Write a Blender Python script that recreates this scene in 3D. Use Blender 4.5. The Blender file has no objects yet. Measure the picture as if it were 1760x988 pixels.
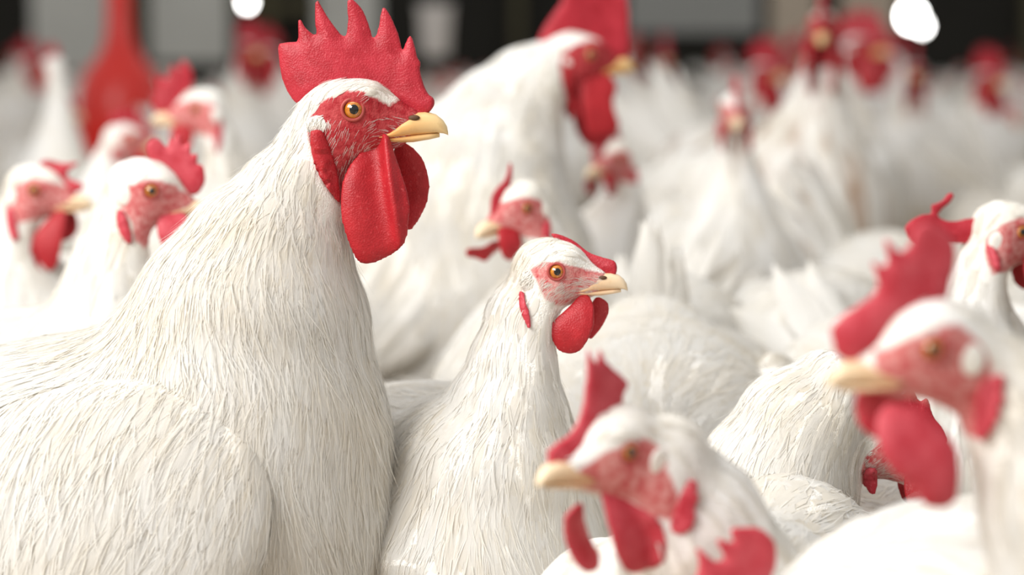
import bpy, math, random
import numpy as np
from mathutils import Matrix, Vector

random.seed(7)
rng = np.random.default_rng(7)
scene = bpy.context.scene
COL = scene.collection
R = math.radians

# ------------------------------------------------------------------ camera
CAM = np.array([0.0, 0.0, 0.516])
FPX = 1760 * 85 / 36.0                       # focal length in pixels of the 1760 wide frame
HORIZON = 80.0
TH = math.atan((494 - HORIZON) / FPX)
cd = bpy.data.cameras.new('camera')
cam = bpy.data.objects.new('camera', cd)
COL.objects.link(cam)
cam.location = CAM
cam.rotation_euler = (math.pi / 2 - TH, 0, 0)
cd.lens = 85
cd.sensor_width = 36
cd.clip_end = 100
cd.clip_start = 0.05
cd.dof.use_dof = True
cd.dof.focus_distance = 1.37
cd.dof.aperture_fstop = 4.5
scene.camera = cam
FWD = np.array([0, math.cos(TH), -math.sin(TH)])
UPV = np.array([0, math.sin(TH), math.cos(TH)])
RGT = np.array([1.0, 0, 0])


def at(px, py, d):
    """world point seen at a pixel, d metres along the camera axis"""
    return CAM + d * FWD + RGT * (px - 880) / FPX * d - UPV * (py - 494) / FPX * d


# ------------------------------------------------------------------ light and exposure
world = bpy.data.worlds.new('world')
scene.world = world
world.use_nodes = True
bgn = world.node_tree.nodes['Background']
bgn.inputs[0].default_value = (1.0, 0.985, 0.96, 1)
bgn.inputs[1].default_value = 0.36


def area(name, loc, target, size, power, col, size_y=None):
    l = bpy.data.lights.new(name, 'AREA')
    l.energy = power
    l.color = col
    l.shape = 'RECTANGLE'
    l.size = size
    l.size_y = size_y or size
    o = bpy.data.objects.new(name, l)
    o.location = loc
    o.rotation_euler = (Vector(target) - Vector(loc)).to_track_quat('-Z', 'Y').to_euler()
    COL.objects.link(o)
    return o


area('side_opening_daylight', (-1.75, 0.05, 1.75), (-0.1, 1.4, 0.32), 1.7, 58, (1.0, 0.985, 0.96), 1.2)
area('roof_light', (-0.5, 1.6, 2.6), (-0.1, 1.7, 0.3), 1.7, 17, (1.0, 0.985, 0.96), 1.8)
vs = scene.view_settings
vs.view_transform = 'Standard'
vs.look = 'None'
vs.exposure = 0.64
vs.gamma = 1
vs.use_curve_mapping = False
scene.cycles.use_denoising = True
scene.cycles.max_bounces = 8
scene.cycles.diffuse_bounces = 5
scene.cycles.caustics_reflective = False
scene.cycles.caustics_refractive = False


# ------------------------------------------------------------------ materials
def newmat(name):
    m = bpy.data.materials.new(name)
    m.use_nodes = True
    nt = m.node_tree
    return m, nt, nt.nodes['Principled BSDF']


def node(nt, typ, **kw):
    n = nt.nodes.new(typ)
    for k, v in kw.items():
        if k.startswith('i_'):
            n.inputs[k[2:].replace('_', ' ')].default_value = v
        else:
            setattr(n, k, v)
    return n


def mixc(nt, fac, a, b):
    n = nt.nodes.new('ShaderNodeMix')
    n.data_type = 'RGBA'
    for sock, v in ((n.inputs[0], fac), (n.inputs[6], a), (n.inputs[7], b)):
        if hasattr(v, 'is_output'):
            nt.links.new(v, sock)
        elif isinstance(v, (int, float)):
            sock.default_value = v
        else:
            sock.default_value = (*v, 1)
    return n.outputs[2]


def ramp(nt, src, lo, hi):
    n = nt.nodes.new('ShaderNodeMapRange')
    nt.links.new(src, n.inputs[0])
    n.inputs[1].default_value = lo
    n.inputs[2].default_value = hi
    return n.outputs[0]


def noise(nt, co, scale, detail=3, rough=0.55):
    n = node(nt, 'ShaderNodeTexNoise')
    n.inputs['Scale'].default_value = scale
    n.inputs['Detail'].default_value = detail
    n.inputs['Roughness'].default_value = rough
    if co is not None:
        nt.links.new(co, n.inputs['Vector'])
    return n.outputs[0]


def bump(nt, p, height, strength, dist):
    b = node(nt, 'ShaderNodeBump')
    b.inputs['Strength'].default_value = strength
    b.inputs['Distance'].default_value = dist
    nt.links.new(height, b.inputs['Height'])
    nt.links.new(b.outputs[0], p.inputs['Normal'])


def plain(name, col, rough=0.6, var=0.15, scale=20, metallic=0, spec=0.4):
    m, nt, p = newmat(name)
    co = node(nt, 'ShaderNodeTexCoord').outputs['Object']
    n = noise(nt, co, scale)
    dark = tuple(c * (1 - var) for c in col)
    nt.links.new(mixc(nt, n, dark, tuple(min(1, c * (1 + var)) for c in col)), p.inputs['Base Color'])
    p.inputs['Roughness'].default_value = rough
    p.inputs['Metallic'].default_value = metallic
    p.inputs['Specular IOR Level'].default_value = spec
    return m


WHITE = (0.89, 0.878, 0.85)
CREAM = (0.80, 0.735, 0.615)


def mat_feather(name='white_feather', clear=0.42, stain=False):
    m, nt, p = newmat(name)
    tint = node(nt, 'ShaderNodeAttribute', attribute_name='tint').outputs['Fac']
    fuv = node(nt, 'ShaderNodeAttribute', attribute_name='fuv').outputs['Vector']
    co = node(nt, 'ShaderNodeTexCoord').outputs['Object']
    big = ramp(nt, noise(nt, co, 14, 3), 0.42, 0.75)
    mul = node(nt, 'ShaderNodeMath', operation='MULTIPLY_ADD')
    nt.links.new(big, mul.inputs[0]); mul.inputs[1].default_value = 0.45
    nt.links.new(tint, mul.inputs[2])
    base = mixc(nt, mul.outputs[0], WHITE, CREAM)
    if stain:                                        # dried dirt running down the neck
        ms_ = node(nt, 'ShaderNodeMapping'); ms_.inputs['Scale'].default_value = (30, 30, 5)
        nt.links.new(co, ms_.inputs['Vector'])
        base = mixc(nt, ramp(nt, noise(nt, ms_.outputs[0], 1.0, 4), .5, .72), base, (.36, .2, .1))
    mp = node(nt, 'ShaderNodeMapping'); mp.inputs['Scale'].default_value = (9, 1.2, 1)
    nt.links.new(fuv, mp.inputs['Vector'])
    st = noise(nt, mp.outputs[0], 1.0, 3)
    nt.links.new(base, p.inputs['Base Color'])
    p.inputs['Roughness'].default_value = 0.95
    p.inputs['Specular IOR Level'].default_value = 0.04
    bump(nt, p, st, 0.16, 0.001)
    if clear == 0:
        return m
    tr = node(nt, 'ShaderNodeBsdfTranslucent')
    nt.links.new(base, tr.inputs['Color'])
    ms = node(nt, 'ShaderNodeMixShader'); ms.inputs[0].default_value = clear
    nt.links.new(p.outputs[0], ms.inputs[1]); nt.links.new(tr.outputs[0], ms.inputs[2])
    nt.links.new(ms.outputs[0], nt.nodes['Material Output'].inputs['Surface'])
    return m


def mat_body(name, red, pink, stain=0.0):
    """white plumage with the bare red skin of the face"""
    m, nt, p = newmat(name)
    face = node(nt, 'ShaderNodeAttribute', attribute_name='face').outputs['Fac']
    co = node(nt, 'ShaderNodeTexCoord').outputs['Object']
    n1 = noise(nt, co, 260, 3)
    n2 = noise(nt, co, 14, 3)
    n3 = noise(nt, co, 900, 2)
    base = mixc(nt, ramp(nt, n2, 0.42, 0.8), WHITE, CREAM)
    if stain:
        ms_ = node(nt, 'ShaderNodeMapping'); ms_.inputs['Scale'].default_value = (30, 30, 5)
        nt.links.new(co, ms_.inputs['Vector'])
        base = mixc(nt, ramp(nt, noise(nt, ms_.outputs[0], 1.0, 4), .5, .72), base, (.36, .2, .1))
    skin = mixc(nt, ramp(nt, n1, 0.35, 0.7), red, pink)
    ad = node(nt, 'ShaderNodeMath', operation='MULTIPLY_ADD')
    nt.links.new(n1, ad.inputs[0]); ad.inputs[1].default_value = 0.5
    nt.links.new(face, ad.inputs[2])
    f = ramp(nt, ad.outputs[0], 0.62, 0.88)
    nt.links.new(mixc(nt, f, base, skin), p.inputs['Base Color'])
    p.inputs['Roughness'].default_value = 0.6
    p.inputs['Specular IOR Level'].default_value = 0.25
    bump(nt, p, n3, 0.55, 0.0012)
    return m


def mat_flesh(name, dark, light, sss=0.12):
    m, nt, p = newmat(name)
    co = node(nt, 'ShaderNodeTexCoord').outputs['Object']
    n1 = noise(nt, co, 90, 4)
    vor = node(nt, 'ShaderNodeTexVoronoi'); vor.inputs['Scale'].default_value = 1000
    nt.links.new(co, vor.inputs['Vector'])
    n2 = noise(nt, co, 500, 3)
    c = mixc(nt, ramp(nt, n1, 0.3, 0.72), dark, light)
    c2 = mixc(nt, ramp(nt, n2, 0.60, 0.8), c, tuple(min(1, x * 1.15 + 0.06) for x in light))
    nt.links.new(c2, p.inputs['Base Color'])
    p.inputs['Roughness'].default_value = 0.48
    p.inputs['Specular IOR Level'].default_value = 0.4
    p.inputs['Subsurface Weight'].default_value = sss
    p.inputs['Subsurface Radius'].default_value = (0.004, 0.001, 0.001)
    p.inputs['Subsurface Scale'].default_value = 1.0
    bump(nt, p, vor.outputs['Distance'], 0.35, 0.0006)
    return m


def mat_beak(name, base, tip):
    m, nt, p = newmat(name)
    co = node(nt, 'ShaderNodeTexCoord').outputs['Object']
    fuv = node(nt, 'ShaderNodeAttribute', attribute_name='fuv').outputs['Vector']
    sx = node(nt, 'ShaderNodeSeparateXYZ'); nt.links.new(fuv, sx.inputs[0])
    n = noise(nt, co, 120, 3)
    c = mixc(nt, ramp(nt, sx.outputs[0], 0.25, 1.0), base, tip)
    c = mixc(nt, ramp(nt, n, 0.55, 0.85), c, (0.62, 0.36, 0.14))
    nt.links.new(c, p.inputs['Base Color'])
    p.inputs['Roughness'].default_value = 0.38
    bump(nt, p, n, 0.2, 0.001)
    return m


def mat_iris():
    m, nt, p = newmat('orange_iris')
    co = node(nt, 'ShaderNodeTexCoord').outputs['Object']
    c = mixc(nt, ramp(nt, noise(nt, co, 700, 3), 0.35, 0.7), (0.46, 0.13, 0.012), (0.66, 0.27, 0.03))
    nt.links.new(c, p.inputs['Base Color'])
    p.inputs['Roughness'].default_value = 0.08
    p.inputs['Coat Weight'].default_value = 1.0
    p.inputs['Coat Roughness'].default_value = 0.02
    return m


M = {}
M['feather'] = mat_feather()
M['down'] = mat_feather('white_down', 0)
M['stained'] = mat_feather('stained_feather', .3, True)
M['rooster_body'] = mat_body('rooster_plumage_and_face_skin', (0.36, 0.014, 0.022), (0.52, 0.07, 0.075))
M['stained_body'] = mat_body('stained_plumage_and_face_skin', (0.36, 0.014, 0.022), (0.52, 0.07, 0.075), 1)
M['hen_body'] = mat_body('hen_plumage_and_face_skin', (0.56, 0.085, 0.09), (0.76, 0.38, 0.35))
M['comb'] = mat_flesh('crimson_comb', (0.36, 0.008, 0.018), (0.52, 0.026, 0.046))
M['wattle'] = mat_flesh('crimson_wattle', (0.36, 0.008, 0.014), (0.47, 0.016, 0.024))
M['pink_comb'] = mat_flesh('pinkish_comb', (0.48, 0.022, 0.04), (0.62, 0.085, 0.11))
M['cock_beak'] = mat_beak('yellow_horn_beak', (0.80, 0.40, 0.12), (0.85, 0.64, 0.33))
M['hen_beak'] = mat_beak('pale_horn_beak', (0.78, 0.49, 0.28), (0.85, 0.69, 0.48))
M['iris'] = mat_iris()
M['lid'] = plain('eyelid_skin', (0.42, 0.07, 0.06), 0.5, 0.2, 300)
M['pupil'] = plain('black_pupil', (0.004, 0.004, 0.005), 0.05, 0, 10, 0, 0.8)
M['nostril'] = plain('nostril_dark', (0.10, 0.045, 0.02), 0.7, 0.2, 200)
M['leg'] = plain('yellow_leg', (0.62, 0.40, 0.13), 0.55, 0.2, 150)


# ------------------------------------------------------------------ mesh helpers
def mk(name, verts, quads=None, tris=None, mat=None, parent=None, smooth=True, attrs=None, normals=None, mesh_only=False):
    me = bpy.data.meshes.new(name)
    verts = np.asarray(verts, np.float32)
    q = np.asarray(quads if quads is not None and len(quads) else np.zeros((0, 4)), np.int32).reshape(-1, 4)
    t = np.asarray(tris if tris is not None and len(tris) else np.zeros((0, 3)), np.int32).reshape(-1, 3)
    me.vertices.add(len(verts)); me.vertices.foreach_set('co', verts.ravel())
    li = np.concatenate([q.ravel(), t.ravel()])
    tot = np.concatenate([np.full(len(q), 4), np.full(len(t), 3)]).astype(np.int32)
    st = np.concatenate([[0], np.cumsum(tot)[:-1]]).astype(np.int32) if len(tot) else np.zeros(0, np.int32)
    me.loops.add(len(li)); me.loops.foreach_set('vertex_index', li.astype(np.int32))
    me.polygons.add(len(tot)); me.polygons.foreach_set('loop_start', st)
    me.polygons.foreach_set('use_smooth', np.full(len(tot), smooth))
    me.update(calc_edges=True)
    for k, v in (attrs or {}).items():
        v = np.asarray(v, np.float32)
        if v.ndim == 1:
            a = me.attributes.new(k, 'FLOAT', 'POINT'); a.data.foreach_set('value', v)
        else:
            a = me.attributes.new(k, 'FLOAT_VECTOR', 'POINT'); a.data.foreach_set('vector', v.ravel())
    if normals is not None:
        me.normals_split_custom_set_from_vertices(normals.tolist())
    if mat:
        me.materials.append(mat)
    if mesh_only:
        return me
    o = bpy.data.objects.new(name, me)
    COL.objects.link(o)
    if parent:
        o.parent = parent
    return o


def nrm(v):
    return v / (np.linalg.norm(v, axis=-1, keepdims=True) + 1e-12)


def surface_nets(V, lo, h):
    s = V < 0
    c8 = [(i, j, k) for i in (0, 1) for j in (0, 1) for k in (0, 1)]
    n = np.array(V.shape) - 1
    cut = lambda A, o: A[o[0]:o[0] + n[0], o[1]:o[1] + n[1], o[2]:o[2] + n[2]]
    cnt = np.zeros(n, np.int8)
    for o in c8:
        cnt += cut(s, o)
    act = (cnt > 0) & (cnt < 8)
    idx = np.argwhere(act)
    cv = np.stack([V[idx[:, 0] + o[0], idx[:, 1] + o[1], idx[:, 2] + o[2]] for o in c8], 1)
    acc = np.zeros((len(idx), 3)); w = np.zeros(len(idx))
    for a in range(8):
        for b in range(a + 1, 8):
            if sum(abs(x - y) for x, y in zip(c8[a], c8[b])) != 1:
                continue
            va, vb = cv[:, a], cv[:, b]
            m = (va < 0) != (vb < 0)
            t = va / np.where(m, va - vb, 1)
            pt = np.array(c8[a]) + t[:, None] * (np.array(c8[b]) - np.array(c8[a]))
            acc[m] += pt[m]; w[m] += 1
    verts = np.array(lo) + h * (idx + acc / w[:, None])
    vid = np.full(n, -1, np.int64); vid[act] = np.arange(len(idx))
    quads = []
    for ax in range(3):
        u, v = [(1, 2), (2, 0), (0, 1)][ax]
        sl0 = [slice(None)] * 3; sl1 = [slice(None)] * 3
        sl0[ax] = slice(0, -1); sl1[ax] = slice(1, None)
        a, b = s[tuple(sl0)], s[tuple(sl1)]
        e = np.argwhere(a != b)
        e = e[(e[:, u] > 0) & (e[:, v] > 0) & (e[:, u] < n[u]) & (e[:, v] < n[v])]
        du = np.zeros(3, int); du[u] = 1
        dv = np.zeros(3, int); dv[v] = 1
        g = lambda p: vid[p[:, 0], p[:, 1], p[:, 2]]
        q = np.stack([g(e - du - dv), g(e - dv), g(e), g(e - du)], 1)
        ins = a[e[:, 0], e[:, 1], e[:, 2]]
        q[~ins] = q[~ins][:, ::-1]
        quads.append(q)
    return verts, np.concatenate(quads)


def grad(f, P, e=0.0008):
    k = np.array([[1, -1, -1], [-1, -1, 1], [-1, 1, -1], [1, 1, 1]], float)
    g = np.zeros_like(P)
    for d in k:
        g += d * f(P + d * e)[:, None]
    return nrm(g)


def mesh_sdf(f, lo, hi, h, B=6):
    lo = np.array(lo, float); hi = np.array(hi, float)
    nb = np.ceil((hi - lo) / (h * B)).astype(int)
    N = nb * B
    ctr = np.stack(np.meshgrid(*[np.arange(k) for k in nb], indexing='ij'), -1).reshape(-1, 3)
    cv = f(lo + (ctr * B + (B - 1) / 2) * h)
    V = np.repeat(np.repeat(np.repeat(np.where(cv < 0, -1.0, 1.0).reshape(nb), B, 0), B, 1), B, 2)
    near = ctr[np.abs(cv) < B * h * 1.5]
    off = np.stack(np.meshgrid(*[np.arange(B)] * 3, indexing='ij'), -1).reshape(-1, 3)
    pts = (near[:, None, :] * B + off[None]).reshape(-1, 3)
    V[pts[:, 0], pts[:, 1], pts[:, 2]] = f(lo + pts * h)
    v, q = surface_nets(V, lo, h)
    for _ in range(2):
        v -= grad(f, v) * f(v)[:, None] * 0.9
    return v, q


# ------------------------------------------------------------------ distance functions
def rot_y(a):
    c, s = math.cos(a), math.sin(a)
    return np.array([[c, 0, s], [0, 1, 0], [-s, 0, c]])


def rot_z(a):
    c, s = math.cos(a), math.sin(a)
    return np.array([[c, -s, 0], [s, c, 0], [0, 0, 1]])


def rot_x(a):
    c, s = math.cos(a), math.sin(a)
    return np.array([[1, 0, 0], [0, c, -s], [0, s, c]])


def ell(c, r, rot=None):
    c = np.array(c, float); r = np.array(r, float)

    def f(P):
        q = P - c
        if rot is not None:
            q = q @ rot
        k0 = np.linalg.norm(q / r, axis=1); k1 = np.linalg.norm(q / r ** 2, axis=1) + 1e-9
        return k0 * (k0 - 1) / k1
    return f


def cone(a, b, ra, rb, sy=1.0):
    a = np.array(a, float); b = np.array(b, float)
    ba = b - a; L = ba @ ba

    def f(P):
        pa = P - a
        hh = np.clip(pa @ ba / L, 0, 1)
        d = pa - hh[:, None] * ba
        if sy != 1:
            d = d * np.array([1, 1 / sy, 1])
        return (np.linalg.norm(d, axis=1) - (ra + (rb - ra) * hh)) * min(1, sy)
    return f


def union(fs, k):
    def f(P):
        r = None
        for g in fs:
            v = g(P)
            if r is None:
                r = v
            else:
                hh = np.maximum(k - np.abs(r - v), 0) / k
                r = np.minimum(r, v) - hh * hh * k * 0.25
        return r
    return f


def poly_sd(poly, P):
    """signed distance to a polygon (2-D), negative inside"""
    poly = np.asarray(poly, float)
    d = np.full(len(P), 1e9); ins = np.zeros(len(P), bool)
    for i in range(len(poly)):
        a = poly[i]; b = poly[(i + 1) % len(poly)]
        e = b - a; w = P - a
        t = np.clip(w @ e / (e @ e + 1e-15), 0, 1)
        d = np.minimum(d, np.linalg.norm(w - t[:, None] * e, axis=1))
        c1 = (a[1] <= P[:, 1]) != (b[1] <= P[:, 1])
        xx = a[0] + (P[:, 1] - a[1]) / (e[1] if abs(e[1]) > 1e-12 else 1e-12) * e[0]
        ins ^= c1 & (P[:, 0] < xx)
    return np.where(ins, -d, d)


def rounded(poly, n=1):
    """corner cutting, light"""
    p = np.asarray(poly, float)
    for _ in range(n):
        q = np.roll(p, -1, 0)
        p = np.stack([p * 0.8 + q * 0.2, p * 0.2 + q * 0.8], 1).reshape(-1, 2)
    return p


def flap(poly, t_base, t_tip, zb, zt, h=0.0011, rnd=0.0009):
    """a fleshy sheet in the x-z plane: half thickness t_base at z=zb, t_tip at z=zt"""
    poly = rounded(poly)
    lo = np.array([poly[:, 0].min() - 4 * h, -max(t_base, t_tip) - 4 * h, poly[:, 1].min() - 4 * h])
    hi = np.array([poly[:, 0].max() + 4 * h, max(t_base, t_tip) + 4 * h, poly[:, 1].max() + 4 * h])

    def f(P):
        d2 = poly_sd(poly, P[:, [0, 2]]) + rnd
        t = t_base + (t_tip - t_base) * np.clip((P[:, 2] - zb) / (zt - zb), 0, 1)
        t = np.minimum(t, np.maximum(0.0012, t * 0.45 - d2 * 0.30))
        w = np.abs(P[:, 1]) - t + rnd
        k = 0.0012
        hh = np.maximum(k - np.abs(d2 - w), 0) / k
        return np.maximum(d2, w) + hh * hh * k * 0.25 - rnd
    g = [np.arange(lo[i], hi[i], h) for i in range(3)]
    G = np.stack(np.meshgrid(*g, indexing='ij'), -1)
    V = f(G.reshape(-1, 3)).reshape(G.shape[:3])
    return surface_nets(V, lo, h)


def loft(sections, n=14):
    """sections (x, ztop, zbot, halfwidth) -> closed beak-like solid"""
    vs_, q, tr = [], [], []
    ang = np.linspace(0, 2 * math.pi, n, endpoint=False)
    for (x, zt, zb, w) in sections:
        cz, hz = (zt + zb) / 2, (zt - zb) / 2
        ca, sa = np.cos(ang), np.sin(ang)
        vs_.append(np.stack([np.full(n, x), w * np.sign(ca) * np.abs(ca) ** 0.9, cz + hz * np.sign(sa) * np.abs(sa) ** 0.8], 1))
    m = len(sections)
    for i in range(m - 1):
        for j in range(n):
            k = (j + 1) % n
            q.append((i * n + j, i * n + k, (i + 1) * n + k, (i + 1) * n + j))
    V = np.concatenate(vs_)
    a = len(V); V = np.vstack([V, V[:n].mean(0), V[-n:].mean(0)])
    for j in range(n):
        k = (j + 1) % n
        tr.append((a, k, j)); tr.append((a + 1, (m - 1) * n + j, (m - 1) * n + k))
    return V, q, tr


def tube(pts, radii, n=8):
    pts = np.asarray(pts, float); m = len(pts)
    tg = nrm(np.gradient(pts, axis=0))
    ref = np.array([0.13, 1, 0.21])
    a = nrm(np.cross(tg, ref)); b = np.cross(tg, a)
    ang = np.linspace(0, 2 * math.pi, n, endpoint=False)
    V = (pts[:, None] + np.asarray(radii)[:, None, None] * (np.cos(ang)[None, :, None] * a[:, None] + np.sin(ang)[None, :, None] * b[:, None])).reshape(-1, 3)
    q = [(i * n + j, i * n + (j + 1) % n, (i + 1) * n + (j + 1) % n, (i + 1) * n + j) for i in range(m - 1) for j in range(n)]
    V = np.vstack([V, pts[0], pts[-1]])
    tr = [(m * n, (j + 1) % n, j) for j in range(n)] + [(m * n + 1, (m - 1) * n + j, (m - 1) * n + (j + 1) % n) for j in range(n)]
    return V, q, tr


def merge(parts):
    V, Q, T, o = [], [], [], 0
    for v, q, t in parts:
        V.append(v); Q += [tuple(i + o for i in x) for x in q]; T += [tuple(i + o for i in x) for x in t]; o += len(v)
    return np.concatenate(V), Q, T


def sphere(c, r, nu=20, nv=12):
    th = np.linspace(0, math.pi, nv + 1)[1:-1]; ph = np.linspace(0, 2 * math.pi, nu, endpoint=False)
    V = [np.array([math.sin(t) * math.cos(p), math.sin(t) * math.sin(p), math.cos(t)]) for t in th for p in ph]
    V = np.vstack([np.array(V), [0, 0, 1], [0, 0, -1]])
    q = [(i * nu + j, (i + 1) * nu + j, (i + 1) * nu + (j + 1) % nu, i * nu + (j + 1) % nu) for i in range(nv - 2) for j in range(nu)]
    n = len(th) * nu
    t = [(n, j, (j + 1) % nu) for j in range(nu)] + [(n + 1, n - nu + (j + 1) % nu, n - nu + j) for j in range(nu)]
    return V * np.array(r) + np.array(c), q, t


def torus(c, axis_rot, R0, r, n=24, m=8):
    V = []
    for i in range(n):
        a = 2 * math.pi * i / n
        for j in range(m):
            b = 2 * math.pi * j / m
            V.append([(R0 + r * math.cos(b)) * math.cos(a), r * math.sin(b), (R0 + r * math.cos(b)) * math.sin(a)])
    q = [(i * m + j, i * m + (j + 1) % m, ((i + 1) % n) * m + (j + 1) % m, ((i + 1) % n) * m + j) for i in range(n) for j in range(m)]
    return np.array(V) @ axis_rot.T + np.array(c), q, []


# ------------------------------------------------------------------ feathers
def seeds_on(V, Q, N):
    A, B, C, D = (V[Q[:, i]] for i in range(4))
    ar = np.linalg.norm(np.cross(C - A, D - B), axis=1)
    pick = rng.choice(len(Q), N, p=ar / ar.sum())
    u, v = rng.random((N, 1)), rng.random((N, 1))
    return (A[pick] * (1 - u) + B[pick] * u) * (1 - v) + (D[pick] * (1 - u) + C[pick] * u) * v


SW = [(np.random.default_rng(i).normal(0, 1, (3, 3)) * k, np.random.default_rng(90 + i).uniform(0, 6.28, 3)) for i, k in enumerate((38, 75, 140, 230))]


def swirl(P):
    return sum(np.sin(P @ A + b) for A, b in SW) * 0.4


def feathers(f, P, L, W, flow, rows, wprof, cols, lift0, lift1, jit=0.25, curl=0.0):
    """blades laid along the flow over the surface f=0; returns verts, quads, attrs, normals"""
    n = len(P)
    N = grad(f, P)
    P = P - N * f(P)[:, None]
    d = nrm(flow(P) + rng.normal(0, jit * .45, (n, 3)) + jit * 1.1 * swirl(P))
    vv, nn = [], []
    tpr = 0
    tl = rng.random((n, 1))
    for ti, wi in zip(rows, wprof):
        d = nrm(d - N * np.sum(d * N, 1, keepdims=True))
        P = P + d * (L[:, None] * (ti - tpr)); tpr = ti
        N = grad(f, P)
        P = P - N * f(P)[:, None]
        lat = np.cross(N, d)
        lift = (lift0 + (lift1 - lift0) * ti ** 1.5 * np.minimum(1.3, L[:, None] / .030)) * (0.4 + 1.2 * tl + (3.5 * tl ** 10 if cols == 2 else 0))
        c = P + N * lift + lat * (curl * L[:, None] * ti ** 2 * (tl - 0.5))
        for ci in range(cols):
            u = -1 + 2 * ci / (cols - 1)
            vv.append(c + lat * (u * 0.5 * W[:, None] * wi) - N * (abs(u) * W[:, None] * 0.06 * (cols > 2)))
            nn.append(nrm(N + lat * u * (0.16 if cols > 2 else 0.06) - d * 0.07 + (tl - 0.5) * 0.12 * lat))
    R_, K = len(rows), len(rows) * cols
    V = np.stack(vv, 1).reshape(-1, 3)
    NN = np.stack(nn, 1).reshape(-1, 3)
    base = np.arange(n)[:, None, None] * K
    q = np.array([(r * cols + c, (r + 1) * cols + c, (r + 1) * cols + c + 1, r * cols + c + 1) for r in range(R_ - 1) for c in range(cols - 1)])
    Q = (base + q[None]).reshape(-1, 4)
    tint = np.repeat(rng.random(n) ** 2.5 * 0.4, K)
    us = np.tile(np.array([[ci / (cols - 1), t, 0] for t in rows for ci in range(cols)]), (n, 1))
    us[:, 2] = np.repeat(rng.random(n) * 60, K)
    us[:, 0] += us[:, 2]
    return V, Q, {'tint': tint, 'fuv': us}, NN


def join_f(parts):
    V, Q, T, U, NN, o = [], [], [], [], [], 0
    for v, q, a, n in parts:
        V.append(v); Q.append(q + o); T.append(a['tint']); U.append(a['fuv']); NN.append(n); o += len(v)
    return np.concatenate(V), np.concatenate(Q), {'tint': np.concatenate(T), 'fuv': np.concatenate(U)}, np.concatenate(NN)


def big_feather(L, W, bend=0.15, rows=9, ragged=0.13, seed=0):
    """one quill feather along +x, lying in x-y, vane slightly arched"""
    r = np.random.default_rng(seed)
    V, q = [], []
    for i in range(rows):
        t = i / (rows - 1)
        w = W * (0.18 + 0.82 * min(1, t * 2.2)) * (max(0.03, 1 - ((t - 0.55) / 0.45) ** 1.7) if t > 0.55 else 1)
        z = bend * L * t * t
        for j, u in enumerate((-1, -0.5, 0, 0.5, 1)):
            e = 1 + r.normal(0, ragged) * (abs(u) == 1)
            V.append((t * L - 0.10 * W * abs(u) * 0, u * w * 0.5 * e, z - abs(u) * W * 0.10 + (0.0008 if u == 0 else 0)))
    for i in range(rows - 1):
        for j in range(4):
            q.append((i * 5 + j, i * 5 + j + 1, (i + 1) * 5 + j + 1, (i + 1) * 5 + j))
    V = np.array(V)
    us = np.stack([V[:, 1] / W + 0.5, V[:, 0] / L, V[:, 0] * 0], 1)
    return V, q, us


# ------------------------------------------------------------------ the bird
HEN_COMB = [(-17, 6), (-20, 16), (-26, 24), (-18, 25), (-17, 35), (-9, 28), (-5, 40), (2, 28), (8, 37), (13, 25), (18, 29), (21, 17), (27, 10), (30, 2), (26, -2), (10, 4)]
COCK_COMB = [(-20, 4), (-34, 14), (-42, 32), (-30, 34), (-31, 48), (-20, 40), (-16, 60), (-6, 42), (-2, 64), (8, 42), (15, 60), (20, 38), (27, 48), (30, 26), (36, 14), (38, 4), (32, -2), (10, 6)]
HEN_WATTLE = [(4, -14), (20, -13), (24, -22), (22, -34), (14, -40), (6, -36), (2, -24)]
COCK_WATTLE = [(-2, -14), (18, -12), (26, -30), (28, -52), (22, -66), (8, -72), (-2, -62), (-8, -40)]
HEN_EAR = [(-20, -10), (-14, -10), (-12, -20), (-14, -28), (-18, -26), (-22, -16)]
COCK_EAR = [(-22, -10), (-14, -10), (-9, -30), (-6, -50), (-11, -48), (-20, -26)]
HEN_FACE = [(-21, -2), (-12, 5), (0, 9), (12, 6), (24, 0), (30, -4), (30, -18), (16, -18), (4, -20), (-10, -24), (-20, -26), (-23, -14)]
COCK_FACE = [(-20, 2), (-10, 8), (2, 11), (14, 8), (26, 2), (36, -2), (38, -20), (24, -24), (10, -36), (-6, -46), (-14, -44), (-22, -26), (-24, -8)]
UPPER = [(10, -12.6, -13.2, 9.0), (15, -10.2, -13.9, 8.6), (20, -5.6, -13.8, 7.6), (25, -2.8, -13.2, 6.4), (30, -2.7, -12.7, 5.3), (34.5, -4.2, -12.4, 4.2), (37.4, -6.8, -12.8, 3.0), (39, -9.6, -13.4, 1.7), (39.4, -12.0, -13.8, 0.6)]
LOWER = [(11, -13.0, -14.6, 8.4), (16, -12.8, -15.8, 7.2), (24, -12.6, -16.0, 5.2), (31, -12.4, -15.2, 3.2), (35.5, -12.4, -14.4, 1.2)]
LOD = {  # voxel, blades, strands, quality
    0: dict(h=0.0032, nb=12500, ns=50000, wb=2600, ws=9000),
    1: dict(h=0.0039, nb=5200, ns=16000, wb=900, ws=2500),
    2: dict(h=0.0058, nb=2500, ns=5000, wb=350, ws=0),
    3: dict(h=0.0090, nb=800, ns=0, wb=180, ws=0),
    4: dict(h=0.0130, nb=0, ns=0, wb=0, ws=0)}


def tagthing(o, label, cat, group=None):
    o['label'] = label; o['category'] = cat
    if group:
        o['group'] = group


def empty(name, loc, rz=0.0):
    o = bpy.data.objects.new(name, None)
    o.empty_display_size = 0.05
    COL.objects.link(o)
    o.location = loc; o.rotation_euler = (0, 0, rz)
    return o


def bezier(a, b, c, d, n):
    t = np.linspace(0, 1, n)[:, None]
    return a * (1 - t) ** 3 + 3 * b * t * (1 - t) ** 2 + 3 * c * t * t * (1 - t) + d * t ** 3


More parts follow.
